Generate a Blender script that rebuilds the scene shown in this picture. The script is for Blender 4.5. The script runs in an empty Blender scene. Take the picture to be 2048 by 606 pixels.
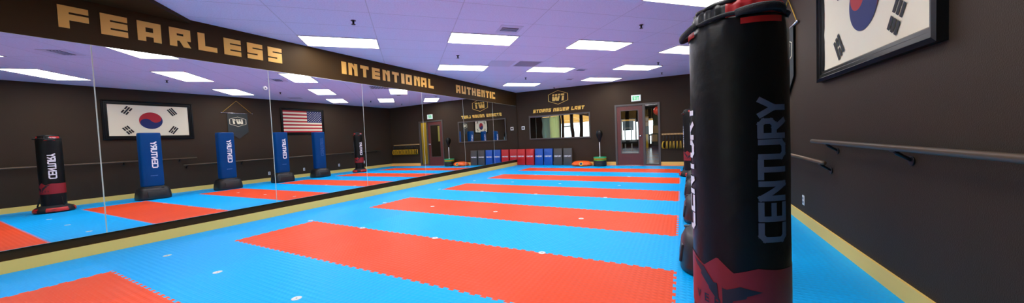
import bpy, bmesh, math, random
from mathutils import Vector, Matrix
random.seed(7)
S = bpy.context.scene
COL = S.collection
PI = math.pi
W, L, H, YN = 7.30, 12.106, 2.962, -4.5       # room: x 0..W, y YN..L, z 0..H

# ------------------------------------------------------------------ materials
def nt(name):
    m = bpy.data.materials.new(name); m.use_nodes = True
    n = m.node_tree; return m, n, n.nodes['Principled BSDF']
def mat(name, col, rough=.5, metal=0, bump=0, bscale=60, spec=.5, emit=None, estr=0, var=0, vscale=4, coat=0, detail=4):
    m, n, b = nt(name)
    b.inputs['Base Color'].default_value = (*col, 1)
    b.inputs['Roughness'].default_value = rough
    b.inputs['Metallic'].default_value = metal
    b.inputs['Specular IOR Level'].default_value = spec
    b.inputs['Coat Weight'].default_value = coat
    if emit:
        b.inputs['Emission Color'].default_value = (*emit, 1); b.inputs['Emission Strength'].default_value = estr
    tc = n.nodes.new('ShaderNodeTexCoord')
    if bump:
        t = n.nodes.new('ShaderNodeTexNoise'); t.inputs['Scale'].default_value = bscale; t.inputs['Detail'].default_value = detail
        bp = n.nodes.new('ShaderNodeBump'); bp.inputs['Strength'].default_value = bump; bp.inputs['Distance'].default_value = .01
        n.links.new(tc.outputs['Object'], t.inputs['Vector'])
        n.links.new(t.outputs['Fac'], bp.inputs['Height']); n.links.new(bp.outputs['Normal'], b.inputs['Normal'])
    if var:
        t = n.nodes.new('ShaderNodeTexNoise'); t.inputs['Scale'].default_value = vscale; t.inputs['Detail'].default_value = 6
        mx = n.nodes.new('ShaderNodeMix'); mx.data_type = 'RGBA'
        mx.inputs['A'].default_value = (*[c*(1-var) for c in col], 1); mx.inputs['B'].default_value = (*[min(1, c*(1+var)) for c in col], 1)
        n.links.new(tc.outputs['Object'], t.inputs['Vector'])
        n.links.new(t.outputs['Fac'], mx.inputs['Factor']); n.links.new(mx.outputs['Result'], b.inputs['Base Color'])
    return m
def mat_foam(name, col):
    """woven-relief EVA foam mat"""
    m, n, b = nt(name); N = n.nodes; K = n.links
    tc = N.new('ShaderNodeTexCoord'); oi = N.new('ShaderNodeObjectInfo')
    w1 = N.new('ShaderNodeTexWave'); w1.bands_direction = 'X'; w1.inputs['Scale'].default_value = 7.0
    w2 = N.new('ShaderNodeTexWave'); w2.bands_direction = 'Y'; w2.inputs['Scale'].default_value = 7.0
    w1.inputs['Distortion'].default_value = 0; w2.inputs['Distortion'].default_value = 0
    K.new(tc.outputs['Object'], w1.inputs['Vector']); K.new(tc.outputs['Object'], w2.inputs['Vector'])
    mu = N.new('ShaderNodeMath'); mu.operation = 'MULTIPLY'; K.new(w1.outputs['Fac'], mu.inputs[0]); K.new(w2.outputs['Fac'], mu.inputs[1])
    bp = N.new('ShaderNodeBump'); bp.inputs['Strength'].default_value = .6; bp.inputs['Distance'].default_value = .004
    K.new(mu.outputs[0], bp.inputs['Height']); K.new(bp.outputs['Normal'], b.inputs['Normal'])
    hs = N.new('ShaderNodeHueSaturation'); hs.inputs['Color'].default_value = (*col, 1)
    mr = N.new('ShaderNodeMapRange'); mr.inputs['To Min'].default_value = .93; mr.inputs['To Max'].default_value = 1.05
    K.new(oi.outputs['Random'], mr.inputs['Value']); K.new(mr.outputs['Result'], hs.inputs['Value'])
    t = N.new('ShaderNodeTexNoise'); t.inputs['Scale'].default_value = 1.6; t.inputs['Detail'].default_value = 7
    geo = N.new('ShaderNodeNewGeometry'); K.new(geo.outputs['Position'], t.inputs['Vector'])
    m2 = N.new('ShaderNodeMapRange'); m2.inputs['To Min'].default_value = 1.0; m2.inputs['To Max'].default_value = 1.04
    K.new(t.outputs['Fac'], m2.inputs['Value']); K.new(m2.outputs['Result'], hs.inputs['Saturation'])
    K.new(hs.outputs['Color'], b.inputs['Base Color'])
    b.inputs['Roughness'].default_value = .46; b.inputs['Specular IOR Level'].default_value = .13
    return m
def mat_ceiling():
    m, n, b = nt('acoustic_tile'); N = n.nodes; K = n.links
    tc = N.new('ShaderNodeTexCoord')
    # grid runs at 45 degrees to the room
    mp = N.new('ShaderNodeMapping'); mp.vector_type = 'POINT'
    mp.inputs['Rotation'].default_value = (0, 0, -PI/4); mp.inputs['Location'].default_value = (-2.61+12.2, -1.315+12.2, 0)
    K.new(tc.outputs['Object'], mp.inputs['Vector'])
    br = N.new('ShaderNodeTexBrick'); br.offset = 0; br.squash = 1
    br.inputs['Scale'].default_value = 1; br.inputs['Brick Width'].default_value = 1.22; br.inputs['Row Height'].default_value = .61
    br.inputs['Mortar Size'].default_value = .007; br.inputs['Mortar Smooth'].default_value = .3
    br.inputs['Color1'].default_value = (.80, .86, .99, 1); br.inputs['Color2'].default_value = (.77, .83, .97, 1)
    br.inputs['Mortar'].default_value = (.60, .66, .74, 1)
    K.new(mp.outputs['Vector'], br.inputs['Vector'])
    sp = N.new('ShaderNodeTexNoise'); sp.inputs['Scale'].default_value = 55; sp.inputs['Detail'].default_value = 3
    K.new(tc.outputs['Object'], sp.inputs['Vector'])
    rp = N.new('ShaderNodeMapRange'); rp.inputs['From Min'].default_value = .3; rp.inputs['From Max'].default_value = .55
    rp.inputs['To Min'].default_value = .90; rp.inputs['To Max'].default_value = 1.0
    K.new(sp.outputs['Fac'], rp.inputs['Value'])
    hs = N.new('ShaderNodeHueSaturation'); K.new(br.outputs['Color'], hs.inputs['Color']); K.new(rp.outputs['Result'], hs.inputs['Value'])
    K.new(hs.outputs['Color'], b.inputs['Base Color'])
    bp = N.new('ShaderNodeBump'); bp.inputs['Strength'].default_value = .25; bp.inputs['Distance'].default_value = .004
    K.new(sp.outputs['Fac'], bp.inputs['Height']); K.new(bp.outputs['Normal'], b.inputs['Normal'])
    b.inputs['Roughness'].default_value = .85; b.inputs['Specular IOR Level'].default_value = .2
    return m
def mat_planks():
    m, n, b = nt('plank_floor'); N = n.nodes; K = n.links
    tc = N.new('ShaderNodeTexCoord'); br = N.new('ShaderNodeTexBrick')
    br.inputs['Scale'].default_value = 1; br.inputs['Brick Width'].default_value = 1.2; br.inputs['Row Height'].default_value = .16
    br.inputs['Mortar Size'].default_value = .004
    br.inputs['Color1'].default_value = (.10, .075, .06, 1); br.inputs['Color2'].default_value = (.06, .07, .10, 1); br.inputs['Mortar'].default_value = (.02, .015, .012, 1)
    K.new(tc.outputs['Object'], br.inputs['Vector']); K.new(br.outputs['Color'], b.inputs['Base Color'])
    b.inputs['Roughness'].default_value = .25
    return m
def mat_mirror(name, col, rough=0.0, wav=0, wscale=1.5):
    m, n, b = nt(name)
    b.inputs['Base Color'].default_value = (*col, 1); b.inputs['Metallic'].default_value = 1; b.inputs['Roughness'].default_value = rough
    if wav:
        tc = n.nodes.new('ShaderNodeTexCoord'); t = n.nodes.new('ShaderNodeTexNoise'); t.inputs['Scale'].default_value = wscale; t.inputs['Detail'].default_value = 0
        bp = n.nodes.new('ShaderNodeBump'); bp.inputs['Strength'].default_value = wav; bp.inputs['Distance'].default_value = .01
        n.links.new(tc.outputs['Object'], t.inputs['Vector']); n.links.new(t.outputs['Fac'], bp.inputs['Height']); n.links.new(bp.outputs['Normal'], b.inputs['Normal'])
    return m
def mat_glass(name):
    m = bpy.data.materials.new(name); m.use_nodes = True; n = m.node_tree; n.nodes.clear()
    o = n.nodes.new('ShaderNodeOutputMaterial'); tr = n.nodes.new('ShaderNodeBsdfTransparent'); gl = n.nodes.new('ShaderNodeBsdfGlossy')
    gl.inputs['Roughness'].default_value = .01; fr = n.nodes.new('ShaderNodeFresnel'); fr.inputs['IOR'].default_value = 1.5
    mx = n.nodes.new('ShaderNodeMixShader'); ge = n.nodes.new('ShaderNodeNewGeometry'); mm = n.nodes.new('ShaderNodeMath'); mm.operation = 'MULTIPLY'; iv = n.nodes.new('ShaderNodeMath'); iv.operation = 'SUBTRACT'; iv.inputs[0].default_value = 1; n.links.new(ge.outputs['Backfacing'], iv.inputs[1]); n.links.new(fr.outputs[0], mm.inputs[0]); n.links.new(iv.outputs[0], mm.inputs[1]); n.links.new(mm.outputs[0], mx.inputs[0]); n.links.new(tr.outputs[0], mx.inputs[1]); n.links.new(gl.outputs[0], mx.inputs[2])
    n.links.new(mx.outputs[0], o.inputs['Surface']); tr.inputs['Color'].default_value = (.93, .96, .95, 1)
    return m

def mat_sheer(name, col, tr):
    m = bpy.data.materials.new(name); m.use_nodes = True; n = m.node_tree; n.nodes.clear()
    o = n.nodes.new('ShaderNodeOutputMaterial'); a = n.nodes.new('ShaderNodeBsdfDiffuse'); b = n.nodes.new('ShaderNodeBsdfTranslucent'); mx = n.nodes.new('ShaderNodeMixShader')
    a.inputs['Color'].default_value = (*col, 1); b.inputs['Color'].default_value = (*col, 1); mx.inputs[0].default_value = tr
    n.links.new(a.outputs[0], mx.inputs[1]); n.links.new(b.outputs[0], mx.inputs[2]); n.links.new(mx.outputs[0], o.inputs['Surface']); return m
M = dict(
    wall=mat('brown_wall_paint', (.046, .031, .019), .6, bump=.30, bscale=140, spec=.12),
    soffit=mat('dark_soffit_paint', (.048, .025, .007), .55, bump=.06, bscale=120, spec=.12),
    board=mat('tan_baseboard', (.96, .66, .17), .5, spec=.2),
    ceiling=mat_ceiling(),
    red=mat_foam('red_foam', (.92, .105, .042)), blue=mat_foam('blue_foam', (.0, .45, .97)),
    under=mat('subfloor', (.05, .05, .05), .9),
    mirror=mat_mirror('silvered_glass', (.86, .86, .86)),
    mirror_edge=mat('polished_glass_edge', (.72, .78, .66), .25),
    glassmirror=mat_mirror('tinted_mirror', (.80, .82, .78), .0, .10, 2.2),
    gold=mat('gold_lettering', (.90, .50, .10), .42, spec=.3),
    yellow_letter=mat('yellow_lettering', (.92, .60, .10), .4),
    lamp=mat('lamp_diffuser', (1, 1, 1), .6, emit=(1, .985, .96), estr=13),
    white=mat('white_plastic', (.75, .75, .72), .4), white_print=mat('white_print', (.88, .90, .92), .5),
    grey_print=mat('grey_print', (.12, .155, .20), .6),
    black=mat('black_vinyl', (.006, .007, .006), .38, spec=.25, bump=.5, bscale=9, detail=8), blackp=mat('black_plastic', (.014, .014, .015), .42, bump=.05, bscale=60),
    webbing=mat('black_webbing', (.010, .010, .010), .7, bump=.3, bscale=200),
    frame=mat('black_frame', (.007, .007, .007), .25, spec=.16),
    redv=mat('red_vinyl', (.55, .018, .014), .4, bump=.5, bscale=14), redband=mat('red_print', (.30, .012, .016), .5),
    bluev=mat('blue_vinyl', (.0, .056, .21), .42, spec=.18, bump=.10, bscale=7), bluelt=mat('light_blue_print', (.10, .22, .50), .5),
    cloth=mat('white_flag_cloth', (.82, .78, .56), .85, bump=.4, bscale=5), fred=mat('flag_red', (.42, .018, .025), .8), fblue=mat('flag_blue', (.012, .022, .12), .8),
    fblack=mat('flag_black', (.012, .012, .014), .8), banner=mat('banner_cloth', (.030, .036, .034), .85, bump=.15, bscale=40), cream=mat('cream_print', (.75, .70, .50), .6),
    cord=mat('gold_cord', (.55, .33, .03), .6), steel=mat('steel', (.55, .56, .58), .25, metal=1), rail=mat('rail_metal', (.15, .105, .065), .34, metal=.3),
    darkmetal=mat('dark_metal', (.02, .02, .02), .4, metal=.5), door=mat('mahogany_door', (.125, .034, .028), .32, var=.2, vscale=6),
    doorframe=mat('door_frame_paint', (.085, .075, .065), .35), glass=mat_glass('clear_glass'), planks=mat_planks(),
    green=mat('green_plastic', (.03, .42, .16), .4), lime=mat('lime_plastic', (.25, .62, .03), .4), yel=mat('yellow_plastic', (.85, .50, .02), .4), orange=mat('orange_vinyl', (.95, .13, .01), .42, bump=.5, bscale=18),
    padred=mat('red_pad_vinyl', (.62, .014, .018), .32, bump=.2, bscale=12), padblue=mat('blue_pad_vinyl', (.006, .09, .42), .32, bump=.2, bscale=12), padblack=mat('charcoal_pad_vinyl', (.065, .066, .062), .38, bump=.2, bscale=12),
    tan=mat('tan_panel', (.55, .30, .13), .5), yellowwall=mat('yellow_wall_paint', (.85, .50, .02), .5), wood=mat('peg_rail_wood', (.52, .34, .13), .5),
    exitg=mat('exit_green', (.0, .40, .12), .4, emit=(.0, .7, .20), estr=.45), exitw=mat('exit_white', (.75, .85, .78), .4, emit=(.8, 1, .88), estr=.30),
    vent=mat('vent_metal', (.64, .70, .80), .5), ventdark=mat('vent_dark', (.05, .045, .07), .6), curtain=mat_sheer('pale_curtain', (.85, .92, .62), .6),
    curtain2=mat_sheer('grey_curtain', (.55, .68, .58), .40), concrete=mat('pavement', (.55, .53, .50), .9), stucco=mat('orange_stucco', (.85, .42, .09), .9),
    emblem=mat('emblem_black', (.012, .012, .02), .5), teal=mat('teal_pane', (.12, .2, .24), .3),
)

# ------------------------------------------------------------------ mesh builder
class MB:
    def __init__(s): s.v = []; s.f = []; s.m = []; s.sm = []
    def add(s, vs, fs, mi=0, smooth=False):
        o = len(s.v); s.v += [tuple(v) for v in vs]
        for f in fs: s.f.append(tuple(i+o for i in f)); s.m.append(mi); s.sm.append(smooth)
    def box(s, x0, x1, y0, y1, z0, z1, mi=0, T=None):
        vs = [Vector((x, y, z)) for z in (z0, z1) for y in (y0, y1) for x in (x0, x1)]
        if T: vs = [T @ v for v in vs]
        s.add(vs, [(0, 2, 3, 1), (4, 5, 7, 6), (0, 1, 5, 4), (2, 6, 7, 3), (0, 4, 6, 2), (1, 3, 7, 5)], mi)
    def bevbox(s, x0, x1, y0, y1, z0, z1, r=.01, mi=0, T=None, seg=2):
        bm = bmesh.new(); bmesh.ops.create_cube(bm, size=1)
        for v in bm.verts: v.co = Vector(((x0+x1)/2+v.co.x*(x1-x0), (y0+y1)/2+v.co.y*(y1-y0), (z0+z1)/2+v.co.z*(z1-z0)))
        bmesh.ops.bevel(bm, geom=bm.edges[:], offset=r, segments=seg, affect='EDGES', profile=.6)
        bm.verts.index_update()
        vs = [T @ v.co if T else v.co.copy() for v in bm.verts]
        s.add(vs, [[v.index for v in f.verts] for f in bm.faces], mi, seg > 1); bm.free()
    def lathe(s, prof, n=48, mi=0, sup=2.0, sx=1, sy=1, cx=0, cy=0, caps=True, smooth=True, wob=None):
        """prof: (radius scale, z) ; superellipse section sx, sy"""
        vs = []; 
        for k, (r, z) in enumerate(prof):
            for i in range(n):
                t = 2*PI*i/n; c, q = math.cos(t), math.sin(t)
                x = math.copysign(abs(c)**(2/sup), c)*sx*r; y = math.copysign(abs(q)**(2/sup), q)*sy*r
                w = wob(t, z) if wob else (1, 0)
                vs.append((cx+x*w[0], cy+y*w[0], z+w[1]))
        fs = [(k*n+i, k*n+(i+1) % n, (k+1)*n+(i+1) % n, (k+1)*n+i) for k in range(len(prof)-1) for i in range(n)]
        s.add(vs, fs, mi, smooth)
        if caps:
            o = len(s.v)-len(vs)
            s.f.append(tuple(o+i for i in reversed(range(n)))); s.m.append(mi); s.sm.append(False)
            s.f.append(tuple(o+(len(prof)-1)*n+i for i in range(n))); s.m.append(mi); s.sm.append(False)
    def tube(s, pts, r, n=10, mi=0, closed=False, flat=1.0):
        pts = [Vector(p) for p in pts]; k = len(pts); vs = []; up = Vector((0, 0, 1))
        for i, p in enumerate(pts):
            a = pts[(i-1) % k] if (closed or i > 0) else p; b = pts[(i+1) % k] if (closed or i < k-1) else p
            d = (b-a).normalized(); u = d.cross(up)
            if u.length < .05: u = d.cross(Vector((0, 1, 0)))
            u.normalize(); w = u.cross(d).normalized()
            rr = r[i] if isinstance(r, (list, tuple)) else r
            for j in range(n):
                t = 2*PI*j/n; vs.append(p+u*math.cos(t)*rr*flat+w*math.sin(t)*rr)
        m = k if closed else k-1
        fs = [(i*n+j, ((i+1) % k)*n+j, ((i+1) % k)*n+(j+1) % n, i*n+(j+1) % n) for i in range(m) for j in range(n)]
        if not closed: fs += [tuple(range(n)), tuple((k-1)*n+j for j in reversed(range(n)))]
        s.add(vs, fs, mi, True)
    def sphere(s, c, r, n=20, mi=0, sc=(1, 1, 1)):
        prof = [(max(math.cos(a), .001)*r, math.sin(a)*r*sc[2]) for a in [(-PI/2)+PI*i/(n//2) for i in range(n//2+1)]]
        o = len(s.v); s.lathe(prof, n, mi, sx=sc[0], sy=sc[1])
        for i in range(o, len(s.v)): s.v[i] = (s.v[i][0]+c[0], s.v[i][1]+c[1], s.v[i][2]+c[2])
    def prism(s, poly, fn, d, mi=0):
        """poly 2D list (CCW), fn(u,v,depth)->3D; side walls + front + back"""
        n = len(poly); vs = [fn(u, v, 0) for u, v in poly]+[fn(u, v, d) for u, v in poly]
        s.add(vs, [tuple(reversed(range(n))), tuple(range(n, 2*n))]+[(i, (i+1) % n, n+(i+1) % n, n+i) for i in range(n)], mi)
    def build(s, name, mats, parent=None, loc=None):
        me = bpy.data.meshes.new(name); me.from_pydata(s.v, [], s.f)
        mats = mats if isinstance(mats, (list, tuple)) else [mats]
        for m in mats: me.materials.append(m)
        for p, mi, sm in zip(me.polygons, s.m, s.sm): p.material_index = mi; p.use_smooth = sm
        bm = bmesh.new(); bm.from_mesh(me); bmesh.ops.recalc_face_normals(bm, faces=bm.faces[:]); bm.to_mesh(me); bm.free()
        o = bpy.data.objects.new(name, me); COL.objects.link(o)
        if parent: o.parent = parent
        if loc: o.location = loc
        return o
def tag(o, label, cat, group=None, kind=None):
    if label: o['label'] = label
    if cat: o['category'] = cat
    if group: o['group'] = group
    if kind: o['kind'] = kind
    return o
def thing(name, label, cat, loc=(0, 0, 0), rz=0, group=None):
    o = bpy.data.objects.new(name, None); COL.objects.link(o); o.location = loc; o.rotation_euler = (0, 0, rz); o.empty_display_size = .1
    return tag(o, label, cat, group)
def struct(o): o['kind'] = 'structure'; return o
def copy_tree(o, parent=None):
    c = o.copy(); COL.objects.link(c); c.parent = parent
    for ch in [x for x in o.children]: copy_tree(ch, c)
    return c

# ------------------------------------------------------------------ lettering
BLOCK = {
 'F': ([(0,0),(0,1),(1,1),(1,.74),(.35,.74),(.35,.64),(1,.64),(1,.37),(.35,.37),(.35,0)], []),
 'E': ([(0,0),(0,1),(1,1),(1,.74),(.35,.74),(.35,.65),(1,.65),(1,.36),(.35,.36),(.35,.27),(1,.27),(1,0)], []),
 'A': ([(0,0),(0,1),(1,1),(1,0),(.66,0),(.66,.24),(.34,.24),(.34,0)], [[(.34,.48),(.66,.48),(.66,.72),(.34,.72)]]),
 'R': ([(0,0),(0,1),(1,1),(1,.36),(.80,.36),(1,0),(.64,0),(.46,.32),(.34,.32),(.34,0)], [[(.34,.60),(.66,.60),(.66,.72),(.34,.72)]]),
 'L': ([(0,0),(0,1),(.36,1),(.36,.28),(1,.28),(1,0)], []),
 'S': ([(0,0),(0,.27),(.66,.27),(.66,.36),(0,.36),(0,1),(1,1),(1,.74),(.34,.74),(.34,.65),(1,.65),(1,0)], []),
 'I': ([(0,0),(0,1),(1,1),(1,0)], []),
 'N': ([(0,0),(0,1),(.42,1),(.64,.76),(.64,1),(1,1),(1,0),(.64,0),(.64,.48),(.36,.76),(.36,0)], []),
 'T': ([(0,1),(1,1),(1,.72),(.68,.72),(.68,0),(.32,0),(.32,.72),(0,.72)], []),
 'O': ([(0,0),(0,1),(1,1),(1,0)], [[(.34,.26),(.66,.26),(.66,.74),(.34,.74)]]),
 'U': ([(0,0),(0,1),(.34,1),(.34,.27),(.66,.27),(.66,1),(1,1),(1,0)], []),
 'V': ([(0,.2),(0,1),(.34,1),(.34,.27),(.66,.27),(.66,1),(1,1),(1,.2),(.8,0),(.2,0)], []),
 'H': ([(0,0),(0,1),(.34,1),(.34,.63),(.66,.63),(.66,1),(1,1),(1,0),(.66,0),(.66,.37),(.34,.37),(.34,0)], []),
 'C': ([(0,0),(0,1),(1,1),(1,.72),(.34,.72),(.34,.28),(1,.28),(1,0)], []),
 'M': ([(0,0),(0,1),(1,1),(1,0),(.78,0),(.78,.72),(.61,.72),(.61,0),(.39,0),(.39,.72),(.22,.72),(.22,0)], []),
 'W': ([(.08,0),(.0,.66),(.26,.66),(.30,.30),(.38,.66),(.62,.66),(.70,.30),(.74,.66),(1,.66),(.92,0),(.56,0),(.50,.26),(.44,0)], []),
 'w': ([(0,.74),(0,1),(.26,1),(.26,.74)], []), 'x': ([(.37,.74),(.37,1),(.63,1),(.63,.74)], []), 'y': ([(.74,.74),(.74,1),(1,1),(1,.74)], []),
 '1': ([(.40,0),(.40,.66),(1,.66),(1,0)], []), 'z': ([(0,.74),(0,1),(1,1),(1,.74)], []),
}
def glyph_faces(ch):
    """triangulated 2D glyph with holes"""
    out, holes = BLOCK[ch]
    cu = bpy.data.curves.new('tmp', 'CURVE'); cu.dimensions = '2D'; cu.fill_mode = 'BOTH'
    for pl in [out]+holes:
        sp = cu.splines.new('POLY'); sp.points.add(len(pl)-1); sp.use_cyclic_u = True
        for i, (x, y) in enumerate(pl): sp.points[i].co = (x, y, 0, 1)
    o = bpy.data.objects.new('tmp', cu); me = o.to_mesh()
    vs = [(v.co.x, v.co.y) for v in me.vertices]; fs = [tuple(p.vertices) for p in me.polygons]
    o.to_mesh_clear(); bpy.data.objects.remove(o); bpy.data.curves.remove(cu)
    return vs, fs, [out]+holes
GC = {}
def glyph(mb, ch, fn, d, mi=0):
    """fn(u,v,depth): unit glyph space -> 3D"""
    if ch not in GC: GC[ch] = glyph_faces(ch)
    vs, fs, loops = GC[ch]
    if not fs:
        vs = loops[0]; fs = [tuple(range(len(vs)))]
    mb.add([fn(u, v, d) for u, v in vs], fs, mi)
    for pl in loops:
        n = len(pl); mb.add([fn(u, v, 0) for u, v in pl]+[fn(u, v, d) for u, v in pl], [(i, (i+1) % n, n+(i+1) % n, n+i) for i in range(n)], mi)

w_ = .60
STROKE = {
 'C': [[(w_,1),(.16,1),(0,.86),(0,.14),(.16,0),(w_,0)]], 'E': [[(w_,1),(0,1),(0,0),(w_,0)],[(0,.5),(w_*.95,.5)]],
 'N': [[(0,0),(0,1),(w_,0),(w_,1)]], 'T': [[(0,1),(w_+.06,1)],[(w_/2+.03,1),(w_/2+.03,0)]],
 'U': [[(0,1),(0,.14),(.14,0),(w_-.14,0),(w_,.14),(w_,1)]],
 'R': [[(0,0),(0,1),(w_-.12,1),(w_,.88),(w_,.60),(w_-.12,.46),(0,.46)],[(w_*.5,.46),(w_+.02,0)]],
 'Y': [[(0,1),(w_/2,.48),(w_,1)],[(w_/2,.48),(w_/2,0)]],
 'V': [[(0,1),(w_/2,0),(w_,1)]], 'S': [[(w_,1),(.1,1),(0,.9),(0,.6),(.1,.5),(w_-.1,.5),(w_,.4),(w_,.1),(w_-.1,0),(0,0)]],
 'W': [[(0,1),(.18,0),(.38,.8),(.58,0),(.76,1)]], 'X': [[(0,0),(w_,1)],[(0,1),(w_,0)]], 'I': [[(0.05,0),(0.05,1)]],
}
def stroke_text(mb, txt, fn, th=.2, adv=.86, mi=0, sub=.12, start=0):
    """fn(s,t)->3D, letter height 1"""
    x = start
    for ch in txt:
        for pl in STROKE[ch]:
            for (a, b) in zip(pl[:-1], pl[1:]):
                a_, b_ = Vector(a), Vector(b); d = (b_-a_); ln = d.length; d.normalize(); nrm = Vector((-d.y, d.x))*th/2
                a2 = a_-d*th*.42; b2 = b_+d*th*.42; k = max(1, int((b2-a2).length/sub)); vs = []
                for i in range(k+1):
                    p = a2.lerp(b2, i/k)
                    for q in (p+nrm, p-nrm): vs.append(fn(x+q.x, q.y))
                mb.add(vs, [(2*i, 2*i+1, 2*i+3, 2*i+2) for i in range(k)], mi)
        x += adv
    return x
def text_len(txt, adv=.86): return adv*(len(txt)-1)+w_

# ------------------------------------------------------------------ setting
def boxobj(name, b, m, parent=None, kind=None):
    mb = MB(); mb.box(*b); o = mb.build(name, m, parent)
    if kind: o['kind'] = kind
    return o
boxobj('floor', (-.15, W+.15, YN-.15, L+.02, -.12, -.021), M['under'], kind='structure')
boxobj('ceiling', (-.15, W+.15, YN-.15, L+.15, H, H+.1), M['ceiling'], kind='structure')
boxobj('wall_left', (-.15, 0, YN-.15, L+.15, -.1, H), M['soffit'], kind='structure')
boxobj('wall_right', (W, W+.15, YN-.15, L+.15, -.1, H), M['wall'], kind='structure')
DX0, DX1, DZ = 3.90, 5.37, 2.14
mb = MB(); mb.box(-.0, DX0, L, L+.12, -.1, H); mb.box(DX1, W, L, L+.12, -.1, H); mb.box(DX0, DX1, L, L+.12, DZ, H)
struct(mb.build('wall_back', M['wall']))
# near wall with storefront openings (behind the viewpoint, seen in the wall mirror)
panes = [(1.00, 1.81), (2.10, 2.67), (2.93, 3.59), (3.80, 3.88), (4.0, 4.86), (4.95, 5.62)]
mb = MB(); xs = 0
for a, b in panes: mb.box(xs, a, YN-.12, YN, -.1, H); xs = b
mb.box(xs, W, YN-.12, YN, -.1, H)
for a, b in panes: mb.box(a, b, YN-.12, YN, -.1, .35)
mb.box(2.93, 3.59, YN-.10, YN-.02, 1.92, 2.0)
struct(mb.build('wall_front', M['wall']))
for i, (a, b) in enumerate(panes):
    g = MB(); g.box(a, b, YN-.07, YN-.06, .35, H); struct(g.build('window_%d' % (i+1), M['glass']))
for (a, b, nm, mm) in ((3.95, 4.90, 'pale', 'curtain'), (4.90, 5.66, 'grey', 'curtain2')):
    mb = MB(); k = 40; vs = []
    for i in range(k+1):
        x = a+(b-a)*i/k; y = YN+.06+.022*math.sin(i*1.7)
        vs += [(x, y, .05), (x, y, H-.06), (x, y-.004, .05), (x, y-.004, H-.06)]
    mb.add(vs, [(4*i, 4*i+4, 4*i+5, 4*i+1) for i in range(k)]+[(4*i+2, 4*i+3, 4*i+7, 4*i+6) for i in range(k)], 0, True)
    tag(mb.build('curtain', M[mm]), '%s curtain hanging beside the bright front windows, seen in the wall mirror' % nm, 'curtain')
mb = MB(); mb.prism([(0, YN), (0, 2.06), (1.0, 1.06), (1.0, YN)], lambda u, v, d: (u, v, H-.05+d), .05)
struct(mb.build('trim_1', M['soffit']))
# baseboards
boxobj('baseboard_left', (0, .016, YN, L, -.02, .124), M['board'], kind='structure')
boxobj('baseboard_right', (W-.016, W, YN, L, -.02, .124), M['board'], kind='structure')
mb = MB(); mb.box(.016, DX0, L-.014, L, -.02, .124); mb.box(DX1, W-.016, L-.014, L, -.02, .124); struct(mb.build('baseboard_back', M['board']))

# ------------------------------------------------------------------ jigsaw mats
TX, TY = .989, 1.0
XE = [.017, 1.003]+[1.003+TX*i for i in range(1, 7)]+[W-.017]
ROWS = [(11.995, L-.016)]+[(10.995-k, 11.995-k) for k in range(16)]          # back to front
def jig(p0, p1, n):
    """teeth polyline from p0 to p1 (excluded end), dovetails"""
    a, b = Vector(p0), Vector(p1); d = b-a; ln = d.length; d.normalize(); nr = Vector((d.y, -d.x)); out = []
    for i in range(n):
        s0 = ln*i/n; pw = ln/n
        for (t, h) in ((0, 0), (.29, 0), (.22, .022), (.78, .022), (.71, 0)): out.append(a+d*(s0+t*pw)+nr*h)
    return out
MESHC = {}
def tile_mesh(w, h, fl, fr, fb, ft, m, nm):
    key = (round(w, 3), round(h, 3), fl, fr, fb, ft, nm)
    if key in MESHC: return MESHC[key]
    nx = max(1, round(w/.099)); ny = max(1, round(h/.1))
    bot = [Vector((0, 0))] if fb else jig((0, 0), (w, 0), nx)               # teeth point outwards (down)
    right = [Vector((w, 0))] if fr else [Vector((w-q.x, q.y)) for q in jig((0, 0), (0, h), ny)]
    # right: same profile as left edge of the neighbour; left profile bulges to +x
    left_up = jig((0, 0), (0, h), ny)                                         # nr = (+1,0): bulges inwards (+x)
    right = [Vector((w, 0))] if fr else [Vector((w+q.x, q.y)) for q in left_up]
    top = [Vector((w, h))] if ft else [Vector((w, h))]+[Vector((q.x, h+q.y)) for q in reversed(jig((0, 0), (w, 0), nx))][:-1]
    left = [Vector((0, h))] if fl else [Vector((0, h))]+list(reversed(left_up))[:-1]
    poly = bot+right+top+left
    P2 = []
    for p in poly:
        if not P2 or (p-P2[-1]).length > 1e-5: P2.append(p)
    if (P2[0]-P2[-1]).length < 1e-5: P2.pop()
    mb = MB(); mb.prism([(p.x, p.y) for p in P2], lambda u, v, d: (u, v, -.02+d), .02)
    o = mb.build('foam_mat', m); me = o.data; bpy.data.objects.remove(o); MESHC[key] = me; return me
ORD = ['first', 'second', 'third', 'fourth', 'fifth', 'sixth', 'seventh', 'eighth', 'ninth']
def rowname(k):
    if k == 0: return 'thin red strip against the back wall'
    if k % 2: return '%s blue band from the back wall' % ORD[min(8, (k-1)//2)]
    return '%s red stripe from the back wall' % ORD[min(8, (k-2)//2)]
for k, (y0, y1) in enumerate(ROWS):
    for c in range(8):
        x0, x1 = XE[c], XE[c+1]
        isred = (k % 2 == 0) and (1 <= c <= 5 or k == 0)
        m, nm = (M['red'], 'r') if isred else (M['blue'], 'b')
        me = tile_mesh(x1-x0, y1-y0, c == 0, c == 7, k == 16, k == 0, m, nm)
        o = bpy.data.objects.new('foam_mat', me); COL.objects.link(o); o.location = (x0, y0, 0)
        cn = 'red' if isred else 'blue'
        where = 'touching the mirrored wall' if c == 0 else ('along the handrail wall' if c == 7 else '%s from the mirrors' % ORD[c])
        if k == 0: lab = '%s foam mat sliver %s, against the back wall' % (cn, where)
        elif isred: lab = 'red foam mat %s, %s red stripe from the back' % (where, ORD[(k-2)//2])
        elif k % 2: lab = 'blue foam mat %s, %s blue band from the back' % (where, ORD[(k-1)//2])
        else: lab = 'blue foam mat %s, beside the %s red stripe from the back' % (where, ORD[(k-2)//2])
        tag(o, lab, 'floor mat', 'interlocking foam floor mats')
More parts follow.
